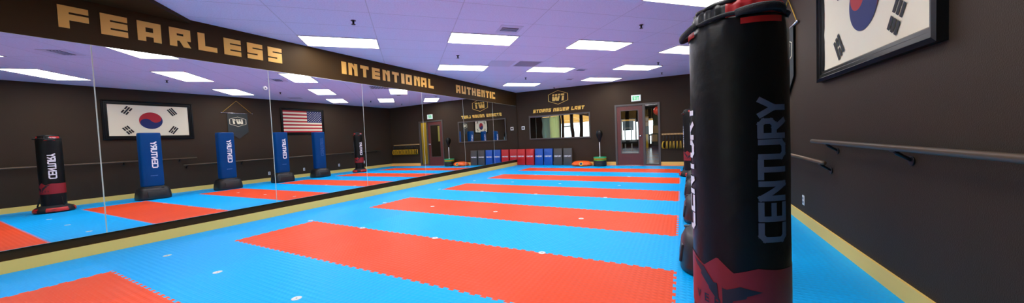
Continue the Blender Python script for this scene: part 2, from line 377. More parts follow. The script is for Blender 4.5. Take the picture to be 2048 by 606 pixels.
# white marker dots
mb = MB(); mb.lathe([(.036, 0), (.036, .0012), (.034, .002)], 28); dm0 = mb.build('floor_marker', M['white'])
mh = MB(); mh.lathe([(.006, .0018), (.006, .0024)], 12); hole = mh.build('centre_hole', M['darkmetal'], dm0)
dots = [(x, y) for y in (1.40, 2.98, 4.40, 6.00, 7.46, 8.96) for x in (.935, 2.12, 3.40, 4.77)]
dots.remove((4.77, 1.40)); dots += [(4.77, 1.40)]
dotrow = {1.40: 'nearest row', 2.98: 'second nearest row', 4.40: 'third nearest row', 6.00: 'fourth nearest row', 7.46: 'fifth nearest row', 8.96: 'farthest row'}
dotcol = {.935: 'leftmost', 2.12: 'second from left', 3.40: 'third from left', 4.77: 'rightmost'}
for i, (x, y) in enumerate(dots):
    o = dm0 if i == 0 else copy_tree(dm0)
    o.location = (x, y, .0002)
    tag(o, 'white marker disc on the mats, %s, %s' % (dotcol[x], dotrow[y]), 'floor marker', 'white marker discs on the floor')

# ------------------------------------------------------------------ mirrors on the left wall
MX, MZ0, MZ1, TILT = .018, .230, 2.418, .0064
seams = [-1.5, -.62+.0, 1.166, 2.985, 4.762, 6.560, 8.360, 10.150, L-.04]
mlab = ['large wall mirror panel behind the viewpoint side', 'leftmost visible mirror panel, under the start of the wall, reflecting the black dummy',
        'wall mirror panel under the letters FEARLES reflecting the taegeuk flag', 'wall mirror panel below the gap between FEARLESS and INTENTIONAL reflecting the striped flag',
        'wall mirror panel under the word INTENTIONAL reflecting the rail corner', 'wall mirror panel between INTENTIONAL and AUTHENTIC reflecting the door',
        'wall mirror panel under the word AUTHENTIC reflecting the hexagon logo', 'last wall mirror panel, in the far corner beside the red pads']
for i in range(1, 8):
    y0, y1 = seams[i]+.001, seams[i+1]-.001
    if i == 1: y0 = -.6
    r = thing('mirror_panel', mlab[i], 'mirror', (0, (y0+y1)/2, MZ0), 0, 'mirror panels along the left wall')
    hw = (y1-y0)/2; ht = MZ1-MZ0
    fx = lambda z: MX-TILT*(z+MZ0-1.5)
    mb = MB(); e = .004
    mb.add([(fx(0), -hw+e, e), (fx(0), hw-e, e), (fx(ht), hw-e, ht-e), (fx(ht), -hw+e, ht-e)], [(0, 1, 2, 3)])
    mb.build('mirror_glass', M['mirror'], r)
    mb = MB()
    mb.add([(fx(0), -hw+e, e), (fx(0), hw-e, e), (fx(ht), hw-e, ht-e), (fx(ht), -hw+e, ht-e),
            (fx(0)-.003, -hw, 0), (fx(0)-.003, hw, 0), (fx(ht)-.003, hw, ht), (fx(ht)-.003, -hw, ht),
            (.001, -hw, 0), (.001, hw, 0), (.001, hw, ht), (.001, -hw, ht)],
           [(0, 4, 5, 1), (1, 5, 6, 2), (2, 6, 7, 3), (3, 7, 4, 0), (4, 8, 9, 5), (5, 9, 10, 6), (6, 10, 11, 7), (7, 11, 8, 4), (8, 9, 10, 11)])
    mb.build('glass_edge', M['mirror_edge'], r)
# round puck on the mirror
r = thing('round_mirror_clip', 'small round white disc fixed on the mirror near its top seam', 'disc', (.018, 2.925, 2.115))
mb = MB(); mb.lathe([(.012, 0), (.032, .0), (.032, .008), (.026, .012), (.010, .012)], 24); o = mb.build('disc', M['white'], r); o.rotation_euler = (0, PI/2, 0)
mb = MB(); mb.lathe([(.009, .008), (.009, .0135)], 12); o = mb.build('screw', M['darkmetal'], r); o.rotation_euler = (0, PI/2, 0)

# ------------------------------------------------------------------ wall words
def wall_word(word, starts, width, z0, z1, label):
    r = thing('wall_lettering', label, 'lettering', (0, starts[0], z0), 0, None)
    for ch, y in zip(word, starts):
        wd = width*.5 if ch == 'I' else width
        mb = MB(); glyph(mb, ch, lambda u, v, d: (.001+d, (y-starts[0])+u*wd, v*(z1-z0)), .008)
        mb.build('letter', M['gold'], r)
wall_word('FEARLESS', [.955, 1.252, 1.545, 1.835, 2.125, 2.420, 2.715, 3.003], .212, 2.566, 2.811, 'large gold block letters FEARLESS on the dark wall above the mirrors')
wall_word('INTENTIONAL', [4.322, 4.475, 4.755, 5.050, 5.335, 5.610, 5.888, 6.035, 6.320, 6.568, 6.848], .205, 2.566, 2.811, 'gold block letters INTENTIONAL on the dark wall above the mirrors')
wall_word('AUTHENTIC', [8.065, 8.345, 8.625, 8.905, 9.185, 9.465, 9.745, 10.010, 10.165], .215, 2.56, 2.80, 'gold block letters AUTHENTIC nearest the far corner above the mirrors')
# back wall slogan (italic)
r = thing('wall_lettering', 'small yellow slanted letters STORMS NEVER LAST on the back wall under the hexagon logo', 'lettering', (.73, L, 2.075))
x = 0
for ch in 'STORMS NEUER LAST':
    if ch == ' ': x += .075; continue
    mb = MB(); wd = .105
    glyph(mb, ch, lambda u, v, d: (x+u*wd+v*.028, -.001-d, v*.135+x*.008), .006); mb.build('letter', M['yellow_letter'], r); x += .1295
# hexagon logo
def hexpoly(hw, zt, zs): return [(hw, -zs), (hw, zs), (0, zt), (-hw, zs), (-hw, -zs), (0, -zt)]
def logo_parts(root, fn, hw, zt, zs, th, d, mt, sc):
    a = hexpoly(hw, zt, zs); k = (hw-th)/hw; b = [(x*k, z*k) for x, z in a]; n = 6
    mb = MB(); vs = [fn(u, v, 0) for u, v in a]+[fn(u, v, d) for u, v in a]+[fn(u, v, 0) for u, v in b]+[fn(u, v, d) for u, v in b]
    fs = []
    for i in range(n):
        j = (i+1) % n; fs += [(6+i, 6+j, 18+j, 18+i), (i, j, 6+j, 6+i), (12+i, 18+i, 18+j, 12+j), (i, 12+i, 12+j, j)]
    mb.add(vs, fs); mb.build('hexagon_outline', mt, root)
    for chs, ox, wd in ((('W', 'w', 'x', 'y'), -.60*sc, .78*sc), (('1', 'z'), .26*sc, .34*sc)):
        mb = MB()
        for ch in chs: glyph(mb, ch, lambda u, v, dd: fn(ox+u*wd+(v-.5)*.10*sc, (v-.5)*.66*sc, dd), d)
        mb.build('letter', mt, root)
r = thing('hexagon_logo', 'gold hexagon outline with W1 inside, high on the back wall', 'logo', (1.80, L, 2.613))
logo_parts(r, lambda u, v, d: (u, -d, v), .400, .272, .130, .022, .006, M['yellow_letter'], .40)

# ------------------------------------------------------------------ framed mirror on back wall
r = thing('wall_mirror', 'wide framed mirror on the back wall under the slogan, reflecting bright windows', 'mirror', (1.785, L, 1.02))
mb = MB(); mb.box(-1.19, 1.19, -.022, -.018, .03, .92); mb.build('mirror_glass', M['glassmirror'], r)
mb = MB()
for b in ((-1.235, 1.235, -.035, -.002, 0, .045), (-1.235, 1.235, -.035, -.002, .905, .95), (-1.235, -1.19, -.035, -.002, .045, .905), (1.19, 1.235, -.035, -.002, .045, .905)): mb.box(*b)
mb.build('frame', M['doorframe'], r)
r = thing('thermostat', 'small white thermostat with dark screen on the back wall near the mirror corner', 'thermostat', (.275, L, 1.505))
mb = MB(); mb.bevbox(-.07, .07, -.025, 0, -.07, .07, .008); mb.build('housing', M['white'], r)
mb = MB(); mb.box(-.035, .035, -.028, -.024, -.03, .03); mb.build('screen', M['darkmetal'], r)

# ------------------------------------------------------------------ door
r = thing('door_1', None, None, (3.90, L, 0)); struct(r)
fw = DX1-DX0
mb = MB()
for b in ((0, .065, -.03, .13, 0, DZ), (fw-.065, fw, -.03, .06, 0, DZ), (.065, fw-.065, -.03, .13, DZ-.06, DZ), (.925, 1.0, -.03, .13, 0, DZ-.06), (1.0, fw-.065, -.02, .10, 0, .06)): mb.box(*b)
mb.build('door_frame', M['doorframe'], r)
dl = MB(); x0, x1, gx0, gx1, gz0, gz1 = .07, .92, .20, .78, .42, 1.92
for b in ((x0, gx0, .0, .045, .012, DZ-.065), (gx1, x1, .0, .045, .012, DZ-.065), (gx0, gx1, 0, .045, .012, gz0), (gx0, gx1, 0, .045, gz1, DZ-.065)): dl.box(*b)
leaf = dl.build('door_leaf', M['door'], r)
mb = MB()
for b in ((gx0-.015, gx1+.015, -.008, .0, gz0-.015, gz0+.01), (gx0-.015, gx1+.015, -.008, 0, gz1-.01, gz1+.015), (gx0-.015, gx0+.01, -.008, 0, gz0+.01, gz1-.01), (gx1-.01, gx1+.015, -.008, 0, gz0+.01, gz1-.01)): mb.box(*b)
mb.build('glazing_bead', M['doorframe'], leaf)
g = MB(); g.box(gx0, gx1, .02, .026, gz0, gz1); g.build('glass_pane', M['glass'], leaf)
g = MB(); g.box(1.0, fw-.065, .03, .036, .06, DZ-.06); g.build('sidelight_glass', M['glass'], r)
mb = MB(); mb.lathe([(.036, 0), (.036, .012), (.014, .016), (.014, .05), (.026, .055), (.03, .07), (.024, .085), (.005, .09)], 24)
h = mb.build('door_handle', M['steel'], leaf); h.location = (.852, -.001, 1.02); h.rotation_euler = (PI/2, 0, 0)
mb = MB(); mb.tube([(.852, -.055, 1.02), (.80, -.06, 1.02), (.755, -.055, 1.015)], .011, 8); mb.build('lever', M['steel'], leaf)
# exit sign
r = thing('exit_sign', 'lit green EXIT sign on the back wall above the door', 'sign', (4.63, L, 2.22))
mb = MB(); mb.bevbox(-.155, .155, -.05, -.002, 0, .215, .01); mb.build('housing', M['exitw'], r)
x = -.108
for ch in 'EXIT':
    mb = MB()
    q = {'E': 'E', 'I': 'I', 'T': 'T'}.get(ch)
    wd = .022 if ch == 'I' else .046
    if q: glyph(mb, q, lambda u, v, d: (x+u*wd, -.0505-d, .04+v*.135), .003)
    else:
        for pl in ([(0, 0), (.62, 1), (1, 1), (.38, 0)], [(0, 1), (.38, 1), (1, 0), (.62, 0)]): mb.prism(pl, lambda u, v, d: (x+u*wd, -.0505-d, .04+v*.135), .003)
    mb.build('letter', M['exitg'], r); x += wd+.014

# ------------------------------------------------------------------ lobby beyond the door
boxobj('floor_lobby', (-1.5, 6.0, L+.02, 26.2, -.1, -.004), M['planks'], kind='structure')
boxobj('ceiling_lobby', (-1.5, 6.0, L+.15, 26.2, H, H+.1), mat('lobby_ceiling', (.35, .30, .26), .8), kind='structure')
boxobj('wall_lobby_right', (6.0, 6.1, L+.12, 13.55, -.1, H), M['yellowwall'], kind='structure')
boxobj('wall_lobby_side', (6.0, 6.1, 13.55, 26.2, -.1, H), M['wall'], kind='structure')
boxobj('wall_lobby_left', (-1.6, -1.5, L+.12, 26.2, -.1, H), M['wall'], kind='structure')
mb = MB()   # far storefront wall with openings
def wallgrid(mb, x0, x1, y0, y1, z0, z1, holes):
    xs = sorted({x0, x1, *[h[0] for h in holes], *[h[1] for h in holes]}); zs = sorted({z0, z1, *[h[2] for h in holes], *[h[3] for h in holes]})
    for a, b in zip(xs[:-1], xs[1:]):
        for c, d in zip(zs[:-1], zs[1:]):
            m_ = ((a+b)/2, (c+d)/2)
            if not any(h[0] < m_[0] < h[1] and h[2] < m_[1] < h[3] for h in holes): mb.box(a, b, y0, y1, c, d)
HO = [(1.75, 2.9, .5, 2.12), (3.84, 4.13, .95, 2.1), (3.90, 4.10, .25, .85), (2.98, 3.12, .6, 1.9)]
wallgrid(mb, -1.5, 6.0, 26.0, 26.1, -.1, H, HO); struct(mb.build('wall_lobby_back', M['wall']))
for i, h in enumerate(HO): g = MB(); g.box(h[0], h[1], 26.04, 26.05, h[2], h[3]); struct(g.build('window_%d' % (7+i), M['glass']))
r = thing('lobby_window_unit', 'blue grey window unit seen far away through the door glass', 'glazing', (2.45, 25.6, 0))  # opaque panel and frame standing for the storefront's bluish window and door
mb = MB(); mb.box(-.38, .38, 0, .1, 1.30, 2.0); mb.build('screen', M['teal'], r)
mb = MB()
for b in ((-.26, -.20, -.02, .12, .0, 1.5), (.20, .26, -.02, .12, 0, 1.5), (-.26, .26, -.02, .12, 1.44, 1.5)): mb.box(*b)
mb.build('frame', M['white'], r)
tag(boxobj('wall_pillar', (1.70, 1.98, 25.7, 25.95, 0, 2.15), M['tan']), 'tan pillar at the left of the bright lobby window, seen through the door glass', 'pillar')
tag(boxobj('awning', (.9, 6.0, 27.2, 27.6, 2.0, 3.3), M['stucco']), 'orange awning outside the far lobby window', 'awning')
r = thing('bench', 'long dark bench in the lobby seen through the door glass', 'bench', (2.6, 24.3, 0))
mb = MB(); mb.bevbox(-.95, .95, 0, .5, .36, .62, .03); mb.build('seat', M['blackp'], r)
for sx in (-.8, .8): mb = MB(); mb.box(sx-.05, sx+.05, .05, .45, 0, .36); mb.build('leg', M['blackp'], r)
r = thing('reception_counter', 'dark counter with tan panel seen through the sidelight', 'counter', (4.45, 23.0, 0))
mb = MB(); mb.box(-.22, .45, 0, .6, 0, 1.02); mb.build('body', M['blackp'], r)
mb = MB(); mb.box(-.13, .28, .1, .15, 1.02, 1.52); mb.build('back_panel', M['tan'], r)
mb = MB(); mb.box(-.20, .14, -.01, -.002, .5, .95); mb.build('front_panel', M['tan'], r)
tag(boxobj('wall_shelf', (3.62, 3.86, 25.6, 25.9, 1.55, 2.25), M['tan']), 'tan shelf box high on the far lobby wall seen through the sidelight', 'shelf')
tag(boxobj('storage_box', (3.62, 3.84, 25.2, 25.5, .0, .97), M['yel']), 'yellow storage box far away seen through the sidelight', 'box')
mb = MB(); mb.sphere((0, 0, 0), .21, 28, sc=(1, 1, 1.1)); mb.lathe([(.02, -.27), (.004, -.22)], 10)
o = mb.build('red_balloon', mat('balloon_red', (.90, .04, .02), .3), loc=(4.88, 19.0, 2.23)); tag(o, 'round red balloon hanging behind the top of the sidelight', 'balloon')
mb = MB(); mb.tube([(0, 0, .22), (0, 0, H-2.23)], .004, 6); mb.build('string', M['white'], o)
tag(boxobj('wall_poster', (5.985, 5.995, 14.2, 14.75, 1.15, 2.0), mat('poster_yellow', (.75, .62, .15), .5)), 'bright yellow poster seen through the door glass in the mirror', 'poster')

# ------------------------------------------------------------------ outdoors
boxobj('ground_front', (-12, 20, -30, YN-.15, -.25, -.1), M['concrete'], kind='structure')
boxobj('ground_back', (-12, 18, 26.15, 50, -.25, -.1), M['concrete'], kind='structure')
tag(boxobj('entrance_canopy', (-1, 9, -8.2, -7.5, 2.42, 3.7), M['stucco']), 'orange canopy outside the front windows, seen in the wall mirror', 'canopy')

# ------------------------------------------------------------------ ceiling lights and fixtures
def ab(a, b): return ((a-b)/math.sqrt(2), (a+b)/math.sqrt(2))
def make_light():
    r = thing('ceiling_light', '', 'ceiling light')
    mb = MB(); w, h = .61, .305
    for b in ((-w, w, -h, -h+.018, -.014, 0), (-w, w, h-.018, h, -.014, 0), (-w, -w+.018, -h+.018, h-.018, -.014, 0), (w-.018, w, -h+.018, h-.018, -.014, 0)): mb.box(*b)
    mb.build('frame', M['white'], r)
    mb = MB(); mb.box(-w+.018, w-.018, -h+.018, h-.018, -.010, -.001); mb.build('diffuser', M['lamp'], r)
    return r
lights = [(3.22, 2.22, 'nearest the word FEARLESS'), (5.64, 1.62, 'above the middle of the mats, closest of the central ones'), (8.05, 1.62, 'second in the central diagonal'),
 (10.4, 1.62, 'beside the black dummy top, third in the central diagonal'), (5.66, 4.05, 'close to the word INTENTIONAL'), (8.05, 4.0, 'in the middle of the far ceiling'),
 (10.44, 3.45, 'above the way to the door'), (8.08, 6.48, 'nearest the word AUTHENTIC'), (10.47, 5.28, 'closest to the back wall'), (8.0, -.79, 'cut by the top edge behind the black dummy'),
 (5.56, -.74, 'mirrored above the flag, over the right wall side'), (5.43, -3.02, 'leftmost in the mirror'), (3.15, -.17, 'mirrored under the letters FEARLESS'), (3.22, -2.62, 'half seen at the left end of the mirror'), (.8, -1.98, 'added unseen behind the viewpoint to brighten the mirror side')]  # last panel is unseen, added to brighten the near floor and soffit
L0 = make_light()
for i, (a, b, lab) in enumerate(lights):
    o = L0 if i == 0 else copy_tree(L0)
    x, y = ab(a, b); o.location = (x, y, H); o.rotation_euler = (0, 0, PI/4)
    tag(o, 'bright rectangular ceiling light panel ' + lab, 'ceiling light', 'recessed fluorescent ceiling panels')
for (x, y, lab) in ((4.5, 17.2, 'added unseen in the lobby to light the balloon'), (4.70, 23.6, 'in the lobby, seen at the top of the sidelight'), (4.75, 13.5, 'added unseen behind the door to light the yellow wall'), (1.5, 16.5, 'added unseen in the left of the lobby as fill'), (3.4, 20.0, 'added unseen in the middle of the lobby as fill')):  # hidden panels added to brighten the lobby; only the sidelight one is seen
    o = copy_tree(L0); o.location = (x, y, H); o.rotation_euler = (0, 0, 0)
    tag(o, 'bright rectangular ceiling light panel ' + lab, 'ceiling light', 'recessed fluorescent ceiling panels')
def make_sprinkler():
    r = thing('sprinkler_head', '', 'sprinkler')
    mb = MB(); mb.lathe([(.035, -.004), (.035, 0)], 20); mb.build('escutcheon', M['darkmetal'], r)
    mb = MB(); mb.lathe([(.012, -.05), (.015, -.02), (.012, -.004)], 12); mb.lathe([(.028, -.058), (.030, -.055), (.006, -.050)], 16); mb.build('head', M['darkmetal'], r)
    return r
sp0 = make_sprinkler()
spr = [(1.78, 3.28, 'closest to the word FEARLESS'), (1.77, 5.82, 'above the second nearest light row, left'), (5.45, 6.0, 'left of the black dummy, nearest'), (5.5, 9.5, 'behind the light nearest the door'),
       (1.8, 9.2, 'near the word AUTHENTIC'), (5.5, 11.2, 'over the door'), (1.76, 11.82, 'right above the hexagon logo'), (5.25, 3.32, 'seen in the mirror above the taegeuk flag')]
for i, (x, y, lab) in enumerate(spr):
    o = sp0 if i == 0 else copy_tree(sp0); o.location = (x, y, H); tag(o, 'small dark ceiling sprinkler head ' + lab, 'sprinkler', 'ceiling sprinkler heads')
def slot_vent(x, y, s, lab, n=4):
    r = thing('ceiling_vent', lab, 'vent', (x, y, H), PI/4, 'ceiling vents')
    mb = MB(); mb.box(-s, s, -s, s, -.006, 0); mb.build('plate', M['vent'], r)
    mb = MB(); mb.box(-s*.75, s*.75, -s*.45, s*.45, -.009, -.006); mb.build('opening', M['ventdark'], r)
    for k in range(n):
        yy = -s*.45+s*.9*(k+.5)/n
        mb = MB(); mb.box(-s*.75, s*.75, yy-.004, yy+.004, -.016, -.008); mb.build('slat', M['vent'], r)
slot_vent(3.50, 4.93, .19, 'small slotted ceiling vent beside the central light panel')
slot_vent(3.40, 1.50, .19, 'small slotted ceiling vent seen at the left end of the mirror')
slot_vent(3.53, 9.15, .14, 'small dark ceiling vent among the far light panels', 3)
slot_vent(2.80, 10.43, .10, 'tiny ceiling vent near the back wall', 3)
r = thing('return_grille', 'square grey return air grille in the far ceiling', 'vent', (2.64, 7.50, H), PI/4, 'ceiling return grilles')
def grille(r, s=.295):
    mb = MB()
    for b in ((-s, s, -s, -s+.02, -.006, 0), (-s, s, s-.02, s, -.006, 0), (-s, -s+.02, -s+.02, s-.02, -.006, 0), (s-.02, s, -s+.02, s-.02, -.006, 0)): mb.box(*b)
    mb.build('frame', M['vent'], r)
    mb = MB(); mb.box(-s+.02, s-.02, -s+.02, s-.02, -.002, -.0005); mb.build('backing', M['ventdark'], r)
    for k in range(12):
        y = -s+.04+k*(2*s-.08)/11; mb = MB(); mb.box(-s+.02, s-.02, y-.008, y+.008, -.006, -.002); mb.build('slat', M['vent'], r)
grille(r)
r = thing('return_grille', 'square dark return air grille seen in the mirror above the striped flag', 'vent', (6.42, 7.00, H), PI/4, 'ceiling return grilles'); grille(r, .2)
mb = MB(); mb.box(-.30, .30, -.30, .30, -.004, 0); o = mb.build('access_panel', M['vent'], loc=(2.12, 7.08, H)); o.rotation_euler = (0, 0, PI/4); tag(o, 'plain square ceiling panel beside the return air grille', 'ceiling panel')

# ------------------------------------------------------------------ flags and banner on the right wall
def RW(cy, cz):          # local (u right as seen by a viewer facing the wall, v up, d out of the wall)
    return lambda u, v, d: (-d, -u, v)
def picture_frame(r, hw, hh, b, th):
    mb = MB(); steps = [(0, .0), (0, th), (b*.28, th*1.15), (b*.36, th*.86), (b*.62, th*.86), (b*.70, th*.62), (b*.90, th*.62), (b, th*.35), (b, .0)]
    vs = []; n = len(steps)
    for (o, d) in steps:
        for sx, sz in ((-1, -1), (1, -1), (1, 1), (-1, 1)): vs.append((-d-.001, sx*(hw-o), sz*(hh-o)))
    mb.add(vs, [(k*4+i, k*4+(i+1) % 4, (k+1)*4+(i+1) % 4, (k+1)*4+i) for k in range(n-1) for i in range(4)])
    return mb.build('frame', M['frame'], r)
# taegeuk flag
r = thing('framed_flag', 'large black framed white flag with a red and blue circle on the right wall', 'framed flag', (W, 3.535, 2.115))
hw, hh, b = .890, .525, .105
picture_frame(r, hw, hh, b, .045)
mb = MB(); iw, ih = hw-b+.012, hh-b+.012; N1 = 24
vs = [(-.012-.003*math.sin(i*1.1+j*.7)*math.cos(j*1.9), -iw+2*iw*i/N1, -ih+2*ih*j/12) for j in range(13) for i in range(N1+1)]
mb.add(vs, [(j*(N1+1)+i, j*(N1+1)+i+1, (j+1)*(N1+1)+i+1, (j+1)*(N1+1)+i) for j in range(12) for i in range(N1)], 0, True)
D = .0175; R0 = .232; th0 = -math.atan2(2, 3)
rot = lambda x, y, a: (x*math.cos(a)-y*math.sin(a), x*math.sin(a)+y*math.cos(a))
def flagp(u, v): return (-D, -u, v)
# S curve halves, axis rotated by th0 (upper-left to lower-right)
def arc(cx, r_, a0, a1, n): return [(cx+r_*math.cos(a0+(a1-a0)*i/n), r_*math.sin(a0+(a1-a0)*i/n)) for i in range(n+1)]
redp = arc(0, R0, 0, PI, 32)+arc(-R0/2, R0/2, PI, 2*PI, 20)[1:]+arc(R0/2, R0/2, PI, 0, 20)[1:-1]
blup = arc(0, R0, PI, 2*PI, 32)+arc(R0/2, R0/2, 0, PI, 20)[1:]+arc(-R0/2, R0/2, 2*PI, PI, 20)[1:-1]
for pl, mi in ((redp, 1), (blup, 2)): mb.add([flagp(*rot(x, y, th0)) for x, y in pl], [tuple(range(len(pl)))], mi)
TRI = {(-1, 1): (1, 1, 1), (1, 1): (0, 1, 0), (-1, -1): (1, 0, 1), (1, -1): (0, 0, 0)}
for (sx, sz), pat in TRI.items():
    cx, cz = sx*.445, sz*.265; a = math.atan2(sz*2, sx*3)
    for k, sol in enumerate(pat):
        off = (k-1)*.048
        segs = [(-.105, .105)] if sol else [(-.105, -.012), (.012, .105)]
        for s0, s1 in segs:
            q = [(off-.017, s0), (off+.017, s0), (off+.017, s1), (off-.017, s1)]
            mb.add([flagp(cx+rot(x, y, a)[0], cz+rot(x, y, a)[1]) for x, y in q], [(0, 1, 2, 3)], 3)
mb.build('flag', [M['cloth'], M['fred'], M['fblue'], M['fblack']], r)
# striped flag
r = thing('framed_flag', 'black framed flag with red and white stripes and starred blue canton on right wall', 'framed flag', (W, 7.735, 2.18))
hw, hh, b = .825, .50, .085; picture_frame(r, hw, hh, b, .04)
mb = MB(); iw, ih = hw-b+.01, hh-b+.01
for k in range(13):
    z1 = ih-2*ih*k/13; z0 = ih-2*ih*(k+1)/13; u0 = -iw+(2*iw*.40 if k < 7 else 0)
    mb.add([(-.012, -u0, z0), (-.012, -iw, z0), (-.012, -iw, z1), (-.012, -u0, z1)], [(0, 1, 2, 3)], 1 if k % 2 == 0 else 0)
zc = ih-2*ih*7/13; uc = -iw+2*iw*.40
mb.add([(-.012, iw, zc), (-.012, -uc, zc), (-.012, -uc, ih), (-.012, iw, ih)], [(0, 1, 2, 3)], 2)
for rr in range(9):
    for cc in range(6 if rr % 2 == 0 else 5):
        u = -iw+(uc+iw)*(2*cc+1+(rr % 2))/12; z = ih-(ih-zc)*(rr+1)/10; pts = []
        for q in range(10):
            rad = .021 if q % 2 == 0 else .009; a = PI/2+q*PI/5; pts.append((-.014, -(u+rad*math.cos(a)), z+rad*math.sin(a)))
        mb.add(pts, [tuple(range(10))], 0)
mb.build('flag', [M['cloth'], M['fred'], M['fblue']], r)
# hanging pennant
r = thing('hanging_banner', 'dark pointed banner with hexagon W1 emblem hanging by gold cord on the right wall', 'banner', (W-.02, 5.57, 2.415))
mb = MB(); mb.tube([(0, -.43, 0), (0, .43, 0)], .010, 10); mb.build('rod', M['steel'], r)
for sy in (-.435, .435): mb = MB(); mb.sphere((0, sy, 0), .018, 14); mb.build('rod_finial', M['steel'], r)
mb = MB(); mb.tube([(0, -.41, .008), (.012, 0, .415), (0, .41, .008)], .006, 8); mb.build('cord', M['cord'], r)
mb = MB(); mb.tube([(.02, 0, .415), (-.012, 0, .415)], .006, 8); mb.build('nail', M['steel'], r)
mb = MB(); mb.prism([(-.285, .0), (-.285, -.63), (0, -.865), (.285, -.63), (.285, 0)], lambda u, v, d: (-.008+d, -u, v), .006); cl = mb.build('cloth', M['banner'], r)
g = bpy.data.objects.new('emblem', None); COL.objects.link(g); g.parent = r; g.location = (0, 0, -.285)
lg = g
logo_parts(lg, lambda u, v, d: (-.009-d, -u, v), .235, .165, .085, .014, .0015, M['cream'], .24)

# ------------------------------------------------------------------ hand rails
def handrail(y0, y1, z0, z1, br, lab):
    r = thing('handrail', lab, 'handrail', (W, y0, 0), 0, None)
    zz = lambda y: z0+(z1-z0)*(y-y0)/(y1-y0)
    mb = MB(); mb.tube([(-.08, 0, zz(y0)), (-.08, y1-y0, zz(y1))], .020, 14); mb.build('rail', M['rail'], r)
    for y in br:
        mb = MB(); z = zz(y)
        mb.tube([(-.08, y-y0, z-.018), (-.066, y-y0, z-.036), (-.035, y-y0, z-.058), (-.006, y-y0, z-.078)], [.014, .013, .011, .010], 8)
        mb.bevbox(-.092, -.068, y-y0-.03, y-y0+.03, z-.024, z-.016, .002)
        bo = mb.build('bracket', M['darkmetal'], r)
        mb = MB(); mb.lathe([(.030, -.010), (.028, -.001)], 18); p = mb.build('wall_plate', M['darkmetal'], bo); p.location = (0, y-y0, z-.082); p.rotation_euler = (0, PI/2, 0)
handrail(-3.5, 4.43, 1.0, 1.0, [4.05, 2.95, 1.7, .4, -1.2, -2.8], 'upper dark round handrail on the right wall, starting beside the framed circle flag')
handrail(4.12, 11.3, .80, .84, [4.2, 5.6, 7.0, 8.4, 9.8, 11.1], 'lower dark handrail on the right wall, running behind the dummies to the back')

# ------------------------------------------------------------------ outlets
def outlet(y, z, lab):
    r = thing('wall_outlet', lab, 'outlet', (W, y, z), 0, 'wall outlets')
    mb = MB(); mb.bevbox(-.008, -.0005, -.036, .036, -.058, .058, .004); mb.build('cover_plate', M['white'], r)
    for s in (-.022, .022): mb = MB(); mb.bevbox(-.011, -.006, -.017, .017, s-.015, s+.015, .003); mb.build('socket', M['grey_print'], r)
outlet(5.03, .275, 'white wall outlet low on the right wall beside the front black dummy')
outlet(6.41, .285, 'white wall outlet reflected just left of the third dummy')
outlet(7.64, .300, 'white wall outlet reflected between the two right blue dummies')
outlet(9.13, .325, 'white wall outlet reflected between the last blue dummy and the far black dummy')
outlet(10.40, .35, 'white wall outlet reflected right of the far black dummy')

